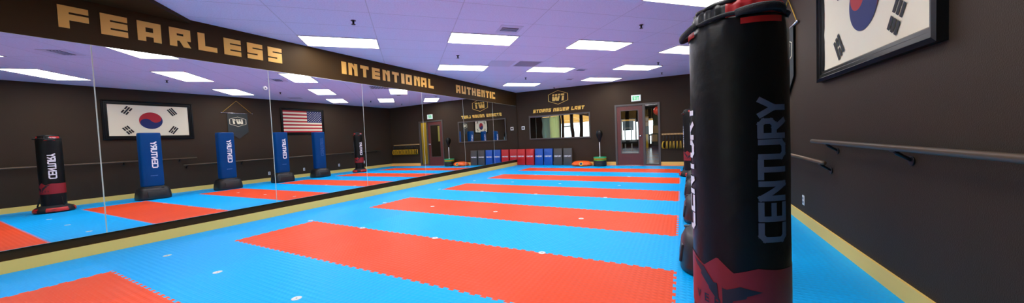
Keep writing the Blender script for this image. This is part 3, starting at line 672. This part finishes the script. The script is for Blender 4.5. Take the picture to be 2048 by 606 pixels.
# ------------------------------------------------------------------ standing dummies
def cylwrap(r, az0):           # s along z (up), t to the viewer's left
    return lambda s, t: (r*math.cos(az0-t/r), r*math.sin(az0-t/r), s)
def black_dummy(loc, label):
    R_ = .172
    r = thing('training_dummy', label, 'training dummy', loc, 0, 'standing training dummies along the right wall')
    def wob(t, z):
        k = max(0, (z-1.50)/.10); k = min(1, k)
        return (1+.006*math.sin(t*3+z*9)*math.sin(z*7)+.012*k*math.sin(t*19), 0)
    prof = [(.150, .10), (R_, .16)]+[(R_, .2+.04*i) for i in range(34)]+[(.170, 1.56), (.166, 1.585), (.150, 1.60), (.02, 1.602)]
    mb = MB(); mb.lathe(prof, 96, wob=wob); body = mb.build('body', M['black'], r)
    # gathered red neck and black rim cord
    mb = MB(); mb.lathe([(.158, 1.575), (.160, 1.60), (.157, 1.635), (.145, 1.655), (.10, 1.672), (.02, 1.68)], 96, wob=lambda t, z: (1+.02*math.sin(t*26)+.01*math.sin(t*11), 0)); 
    for q, vtx in enumerate(mb.f):
        x_, y_, z_ = mb.v[vtx[0]]; a_ = math.degrees(math.atan2(y_, x_))
        if -178 < a_ < -112 or 20 < a_ < 120: mb.m[q] = 1
    mb.build('neck', [M['redv'], M['black']], r)
    mb = MB(); mb.tube([((.168+.004*math.sin(i*1.3))*math.cos(2*PI*i/48), (.168+.004*math.sin(i*1.3))*math.sin(2*PI*i/48), 1.598+.004*math.sin(i*.8)) for i in range(48)], .008, 8, closed=True); mb.build('rim_cord', M['webbing'], r)
    mb = MB(); mb.lathe([(.150, 1.648), (.152, 1.66), (.12, 1.676), (.05, 1.684), (.01, 1.686)], 64, wob=lambda t, z: (1+.02*math.sin(t*13), 0)); mb.build('top_cap', M['black'], r)
    # handles
    for az, lift in ((math.radians(184), -.03), (math.radians(-68), 0.004), (math.radians(50), -.02)):
        mb = MB(); pts = []
        for i in range(13):
            u = -1+2*i/12; bul = (1-u*u)
            a = az+u*.50; rr = R_+.004+.030*bul
            pts.append((rr*math.cos(a), rr*math.sin(a), 1.596+lift*bul*1.0))
        mb.tube(pts, .015, 8, flat=.45); mb.build('handle', M['webbing'], r)
        mb = MB(); vs = []
        for i in range(13):
            a = az-.42+.84*i/12
            for z in (1.553, 1.575): vs.append(((R_+.0035)*math.cos(a), (R_+.0035)*math.sin(a), z-(.0 if 0 < i < 12 else .0)))
        mb.add(vs, [(2*i, 2*i+2, 2*i+3, 2*i+1) for i in range(12)], 0, True); mb.build('handle_patch', M['redv'], r)
    # lettering: three columns reading upwards
    h = .092; z0, z1 = .742, 1.265; sc = (z1-z0)/text_len('CENTURY', .86)
    for az, mt in ((math.radians(183), 'white_print'), (math.radians(-58), 'grey_print'), (math.radians(65), 'white_print')):
        mb = MB(); fn = cylwrap(R_+.0035, az)
        stroke_text(mb, 'CENTURY', lambda s, t: fn(z0+s*sc, (t-.5)*h), .23, .86); mb.build('lettering', M[mt], r)
    # red band with wing emblem
    c0 = math.radians(-122)
    def ztop(d):
        d = abs(d); pts = [(0, .650), (.33, .600), (.78, .630), (1.2, .625), (9, .625)]
        for (a, za), (b, zb) in zip(pts[:-1], pts[1:]):
            if d <= b: return za+(zb-za)*(d-a)/(b-a)
    mb = MB(); n = 140; vs = []
    for i in range(n):
        a = 2*PI*i/n; d = (a-c0+PI) % (2*PI)-PI
        for q in range(4):
            z = .405+(ztop(d)-.405)*q/3; vs.append(((R_+.002)*math.cos(a), (R_+.002)*math.sin(a), z))
    mb.add(vs, [(4*i+q, 4*((i+1) % n)+q, 4*((i+1) % n)+q+1, 4*i+q+1) for i in range(n) for q in range(3)], 0, True)
    band = mb.build('red_band', M['redband'], r)
    def P(X, Y):
        px = 1380+X/5.72; py = 500+Y/5.72; th = math.asin(max(-.99, min(.99, (px-1487)/99))); z = .542-(py-565)*.00215; a = math.radians(-97)+th
        return ((R_+.004)*math.cos(a), (R_+.004)*math.sin(a), z)
    for wing in ([(90,180),(215,235),(330,370),(370,365),(385,560),(280,460),(270,430),(180,330),(185,300),(130,250)],
                 [(425,365),(430,400),(480,405),(620,345),(850,375),(690,435),(680,460),(545,510),(535,530),(430,570)]):
        mb = MB(); bm = bmesh.new(); vv = [bm.verts.new((x, y, 0)) for x, y in wing]; bm.faces.new(vv)
        bmesh.ops.triangulate(bm, faces=bm.faces[:]); bmesh.ops.subdivide_edges(bm, edges=bm.edges[:], cuts=3, use_grid_fill=True); bm.verts.index_update()
        mb.add([P(v.co.x, v.co.y) for v in bm.verts], [[v.index for v in f.verts] for f in bm.faces]); bm.free(); mb.build('wing_emblem', M['emblem'], band)
    mb = MB(); sp = .044
    for i, ch in enumerate('VERSYS'):
        a0 = c0+(i-2.2)*sp/R_*1.0
        stroke_text(mb, ch, lambda s, t: ((R_+.004)*math.cos(a0+s*.026/R_), (R_+.004)*math.sin(a0+s*.026/R_), .452+t*.028), .2)
    mb.build('lettering', M['emblem'], band)
    # small print on the neck
    mb = MB(); stroke_text(mb, 'CENTURY', lambda s, t: (.163*math.cos(PI-.50+s*.018/.163), .163*math.sin(PI-.50+s*.018/.163), 1.606+t*.018), .2); mb.build('neck_lettering', M['white_print'], r)
    # ring base
    mb = MB(); mb.lathe([(.20, 0), (.262, .004), (.285, .035), (.282, .075), (.25, .115), (.20, .145), (.172, .155)], 72, wob=lambda t, z: (1+.012*math.sin(t*8), 0)); base = mb.build('base', M['webbing'], r)
    for k in range(4):
        mb = MB(); c = PI+.0+k*PI/2; vs = []
        for i in range(17):
            a = c-.55+1.1*i/16
            for (rr, z) in ((.287, .030), (.2885, .055), (.280, .085), (.262, .108)): vs.append((rr*math.cos(a), rr*math.sin(a), z))
        mb.add(vs, [(4*i+q, 4*i+4+q, 4*i+5+q, 4*i+1+q) for i in range(16) for q in range(3)], 0, True); mb.build('base_accent', M['redv'], base)
    for k in range(3):
        a = c0+.6+k*2.1; mb = MB(); mb.tube([(.17*math.cos(a), .17*math.sin(a), .34), (.19*math.cos(a), .19*math.sin(a), .24), (.215*math.cos(a), .215*math.sin(a), .14)], .012, 8, flat=.4); mb.build('strap', M['webbing'], r)
    return r
black_dummy((6.24, 1.675, 0), 'large black cylindrical training dummy with red top, right in the foreground')
black_dummy((6.22, 9.32, 0), 'farthest black training dummy with a red band, last in the row near the back wall')

def blue_dummy(loc, label, outline=False):
    r = thing('training_dummy', label, 'training dummy', loc, 0, 'standing training dummies along the right wall')
    hx, hy, n = .150, .205, 3.6
    z0, z1 = .325, 1.72
    prof = [(.90, z0), (.97, z0+.012), (1.0, z0+.04), (1.0, .86), (.992, .87), (1.0, .88), (1.0, z1-.05), (.985, z1-.02), (.94, z1-.004), (.02, z1)]
    mb = MB(); mb.lathe(prof, 64, sup=n, sx=hx, sy=hy); mb.build('body', M['bluev'], r)
    fx = lambda y: -hx*(1-abs(y/hy)**n)**(1/n)-.002
    h = .095; a, b = .82, 1.475; sc = (b-a)/text_len('CENTURY', .86); yo = .035
    mb = MB(); stroke_text(mb, 'CENTURY', lambda s, t: (fx(yo+(t-.5)*h), yo+(t-.5)*h, a+s*sc), .26 if outline else .24, .86, 0)
    if outline: stroke_text(mb, 'CENTURY', lambda s, t: (fx(yo+(t-.5)*h)-.0012, yo+(t-.5)*h, a+s*sc), .15, .86, 1)
    mb.build('lettering', [M['bluelt'], M['bluev']] if outline else M['white_print'], r)
    mb = MB()   # faint maker's mark low on the body: a row of illegible strokes
    for k in range(9): mb.add([(fx(-.06+.015*k)-.0005, -.06+.015*k, .60+.004*(k % 3)), (fx(-.06+.015*k+.011)-.0005, -.06+.015*k+.011, .60), (fx(-.06+.015*k+.011)-.0005, -.06+.015*k+.011, .62), (fx(-.06+.015*k)-.0005, -.06+.015*k, .62)], [(0, 1, 2, 3)])
    mb.build('small_print', M['bluelt'] if not outline else M['bluev'], r)
    # base
    bp = [(.92, 0), (1.0, .012), (1.01, .06), (.98, .15), (.93, .24), (.86, .285), (.80, .30), (.74, .305), (.70, .325), (.60, .335), (.02, .336)]
    mb = MB(); mb.lathe(bp, 72, sup=3.2, sx=.285, sy=.315); base = mb.build('base', M['blackp'], r)
    mb = MB()
    for q in range(4):
        pass
    for sgn in (1,):
        T = Matrix.Translation((-.270, 0, .14)) @ Matrix.Rotation(math.radians(8), 4, 'Y')
        mb.bevbox(-.012, .012, -.17, .17, -.075, .075, .010, T=T)
    mb.build('embossed_panel', M['blackp'], base)
    mb = MB(); mb.lathe([(.03, 0), (.032, .012), (.02, .018)], 18); c = mb.build('filler_cap', M['blackp'], base); c.location = (-.22, .12, .290)
    return r
blue_dummy((6.28, 3.20, 0), 'blue training dummy on black base, nearest blue one, reflected below the circle flag')
blue_dummy((6.31, 4.80, 0), 'blue training dummy reflected beside the dark pointed banner')
blue_dummy((6.33, 6.35, 0), 'blue training dummy reflected at the left edge of the striped flag')
blue_dummy((6.36, 7.70, 0), 'blue training dummy with faint outline letters, reflected right of the striped flag', True)

# ------------------------------------------------------------------ kick shields leaning on the back wall
def shield(x, mt, label, star=False):
    r = thing('kick_shield', label, 'kick shield', (x, L-.19, 0), 0, 'kick shields leaning on the back wall')
    r.rotation_euler = (math.radians(-3.5), 0, 0)
    w, h, t = .35, .655, .11
    mb = MB(); mb.bevbox(0, w, 0, t, 0.0, h, .016); mb.build('pad', M[mt], r)
    mb = MB(); mb.tube([(.012, -.001, .012), (w-.012, -.001, .012), (w-.012, -.001, h-.012), (.012, -.001, h-.012)], .005, 6, closed=True); mb.build('piping', M[mt], r)
    mb = MB(); hh = .042; sc = .27/text_len('CENTURY'); stroke_text(mb, 'CENTURY', lambda s, t_: (.04+s*sc, -.0025, .335+t_*hh), .26); mb.build('lettering', M['white_print'], r)
    if star:
        mb = MB(); pts = []
        for q in range(16):
            rr = .085 if q % 4 == 0 else (.05 if q % 2 == 0 else .018); a = q*PI/8; pts.append((.175+rr*math.cos(a), -.0015, .355+rr*math.sin(a)))
        mb.add(pts, [tuple(range(16))]); mb.build('star_print', M['wood'], r)
    for zz in (.2, .45): mb = MB(); mb.tube([(.10, t+.002, zz), (.10, t+.03, zz+.01), (.25, t+.03, zz+.01), (.25, t+.002, zz)], .012, 6, flat=.4); mb.build('strap', M['webbing'], r)
sh = [('padred', 'red kick shield leftmost, right beside the mirror corner'), ('padred', 'red kick shield, second from the mirror corner'), ('padblue', 'blue kick shield with a faded star emblem behind its lettering'),
      ('padblue', 'plain blue kick shield beside the black ones'), ('padblack', 'charcoal kick shield next to the blue ones'), ('padblack', 'charcoal kick shield at the right end of the row')]
for i, (mt, lab) in enumerate(sh): shield(.025+.392*i, mt, lab, i == 2)

# ------------------------------------------------------------------ orange folded pad
r = thing('orange_pad', 'bright orange lumpy pad lying on the floor by the back wall', 'pad', (2.74, L-.32, 0))
mb = MB(); mb.lathe([(.75, 0), (.97, .02), (1, .06), (.93, .11), (.75, .155), (.45, .175), (.02, .18)], 64, sup=2.6, sx=.36, sy=.22, wob=lambda t, z: (1+.05*math.sin(t*5+z*30)+.03*math.sin(t*11), (.008*math.sin(t*7) if z > .03 else 0))); mb.build('cushion', M['orange'], r)
mb = MB(); mb.tube([(.34*math.cos(t), .215*math.sin(t), .052+.010*math.sin(t*6)) for t in [2*PI*i/40 for i in range(40)]], .038, 10, closed=True); mb.build('rolled_edge', M['orange'], r)
o0 = MB(); o0.lathe([(.075, 0), (.075, .006)], 28); lb = o0.build('label', M['yel'], r); lb.location = (.04, -.245, .095); lb.rotation_euler = (math.radians(62), 0, 0)
mb = MB(); mb.lathe([(.045, .006), (.045, .009)], 24); mb.build('label_centre', M['bluev'], lb)

# ------------------------------------------------------------------ reflex ball stand
r = thing('reflex_ball_stand', 'black reflex ball on a steel pole with a coloured round base by the door', 'reflex ball', (3.40, L-.30, 0))
mb = MB()
mb.lathe([(.205, 0), (.228, .01), (.228, .06), (.220, .066), (.228, .072), (.228, .13), (.220, .136), (.228, .142), (.228, .20), (.215, .205)], 56); base = mb.build('base', M['blackp'], r)
for nm, mt, z0, z1, rr in (('coloured_ring', 'lime', .205, .232, .222), ('coloured_ring', 'redv', .232, .250, .208), ('coloured_ring', 'yel', .250, .282, .222), ('coloured_ring', 'green', .282, .325, .226)):
    mb = MB(); mb.lathe([(rr*.95, z0), (rr, z0+.005), (rr, z1-.005), (rr*.94, z1)], 48); mb.build(nm, M[mt], base)
mb = MB(); mb.lathe([(.016, .32), (.016, .87)], 16); mb.lathe([(.03, .32), (.026, .345), (.016, .35)], 16); mb.build('pole', M['white'], r)
mb = MB(); mb.lathe([(.024, .855), (.036, .87), (.042, .92), (.060, .975), (.098, 1.05), (.116, 1.13), (.110, 1.20), (.080, 1.255), (.035, 1.282), (.003, 1.286)], 32); mb.build('ball', M['black'], r)

# ------------------------------------------------------------------ kicking paddles on a peg rail
r = thing('peg_rail', 'light wooden peg rail on the back wall right of the door', 'rail', (6.27, L, 1.045))
mb = MB(); mb.bevbox(-.86, .86, -.022, -.001, -.026, .026, .004); mb.build('board', M['wood'], r)
NP = 17
for k in range(NP): mb = MB(); mb.tube([(-.80+.1*k, -.02, 0), (-.80+.1*k, -.112, .004)], .006, 8); mb.build('peg', M['wood'], r)
def paddle():
    r = thing('kicking_paddle', '', 'kicking paddle')
    mb = MB(); mb.tube([(0, 0, -.045), (0, 0, -.24)], .016, 10); mb.build('handle', M['webbing'], r)
    mb = MB(); mb.tube([(.020*math.sin(t), 0, -.015+.032*math.cos(t)) for t in [2*PI*i/14 for i in range(14)]], .003, 6, closed=True); mb.build('wrist_loop', M['webbing'], r)
    hp = []
    for i in range(28):
        t = 2*PI*i/28; y = .080*math.sin(t)*(1-.25*math.cos(t)); z = -.345+.125*math.cos(t); hp.append((y, z))
    for sx in (-1, 1):
        mb = MB(); mb.prism(hp, lambda u, v, d: (sx*(.006+d+.035*(-.22-v)), u, v), .010); lf = mb.build('leaf', M['yel'], r)
        mb = MB(); mb.prism([(y*.88, -.345+(z+.345)*.90) for y, z in hp], lambda u, v, d: (sx*(.0045+d+.035*(-.22-v)), u, v), .013); mb.build('leaf_cover', M['blackp'], lf)
    return r
p0 = paddle()
for k in range(NP):
    o = p0 if k == 0 else copy_tree(p0)
    o.location = (6.27-.80+.1*k, L-.098, 1.0395); o.rotation_euler = (0, 0, math.radians(random.uniform(-5, 4)) + (math.radians(-30) if k == 0 else 0))
    lab = 'black kicking paddle with yellow rims on the peg rail, '
    lab += 'first beside the door, turned outwards' if k == 0 else ('last in the room corner' if k == NP-1 else '%s from the door' % (['second','third','fourth','fifth','sixth','seventh','eighth','ninth','tenth','eleventh','twelfth','thirteenth','fourteenth','fifteenth','sixteenth'][k-1]))
    tag(o, lab, 'kicking paddle', 'paddles on the peg rail')

# ------------------------------------------------------------------ world, camera, view
w = bpy.data.worlds.new('World'); S.world = w; w.use_nodes = True
bg = w.node_tree.nodes['Background']; bg.inputs['Color'].default_value = (.88, .94, 1, 1); bg.inputs['Strength'].default_value = 3.2
cam = bpy.data.cameras.new('Camera'); co = bpy.data.objects.new('Camera', cam); COL.objects.link(co); S.camera = co
f_, yaw, pitch, roll = 655.404, -.48111, -.03546, -.03961
cam.sensor_width = 36; cam.sensor_fit = 'HORIZONTAL'; cam.lens = 36*f_/2048; cam.shift_x = 0; cam.shift_y = (296.747-303)/2048
cam.clip_start = .05; cam.clip_end = 200
fv = Vector((math.sin(yaw)*math.cos(pitch), math.cos(yaw)*math.cos(pitch), math.sin(pitch)))
rt = Vector((math.cos(yaw), -math.sin(yaw), 0)); up = rt.cross(fv)
r2 = math.cos(roll)*rt+math.sin(roll)*up; u2 = -math.sin(roll)*rt+math.cos(roll)*up
mw = Matrix((( r2.x, u2.x, -fv.x, 6.0349), (r2.y, u2.y, -fv.y, 0), (r2.z, u2.z, -fv.z, 1.16657), (0, 0, 0, 1))); co.matrix_world = mw
S.view_settings.view_transform = 'Standard'; S.view_settings.look = 'None'; S.view_settings.exposure = 0; S.view_settings.gamma = 1; S.view_settings.use_curve_mapping = False
S.cycles.max_bounces = 12; S.cycles.glossy_bounces = 6; S.cycles.transparent_max_bounces = 12; S.cycles.diffuse_bounces = 5
S.cycles.sample_clamp_indirect = 40; S.cycles.caustics_reflective = True; S.cycles.blur_glossy = .5
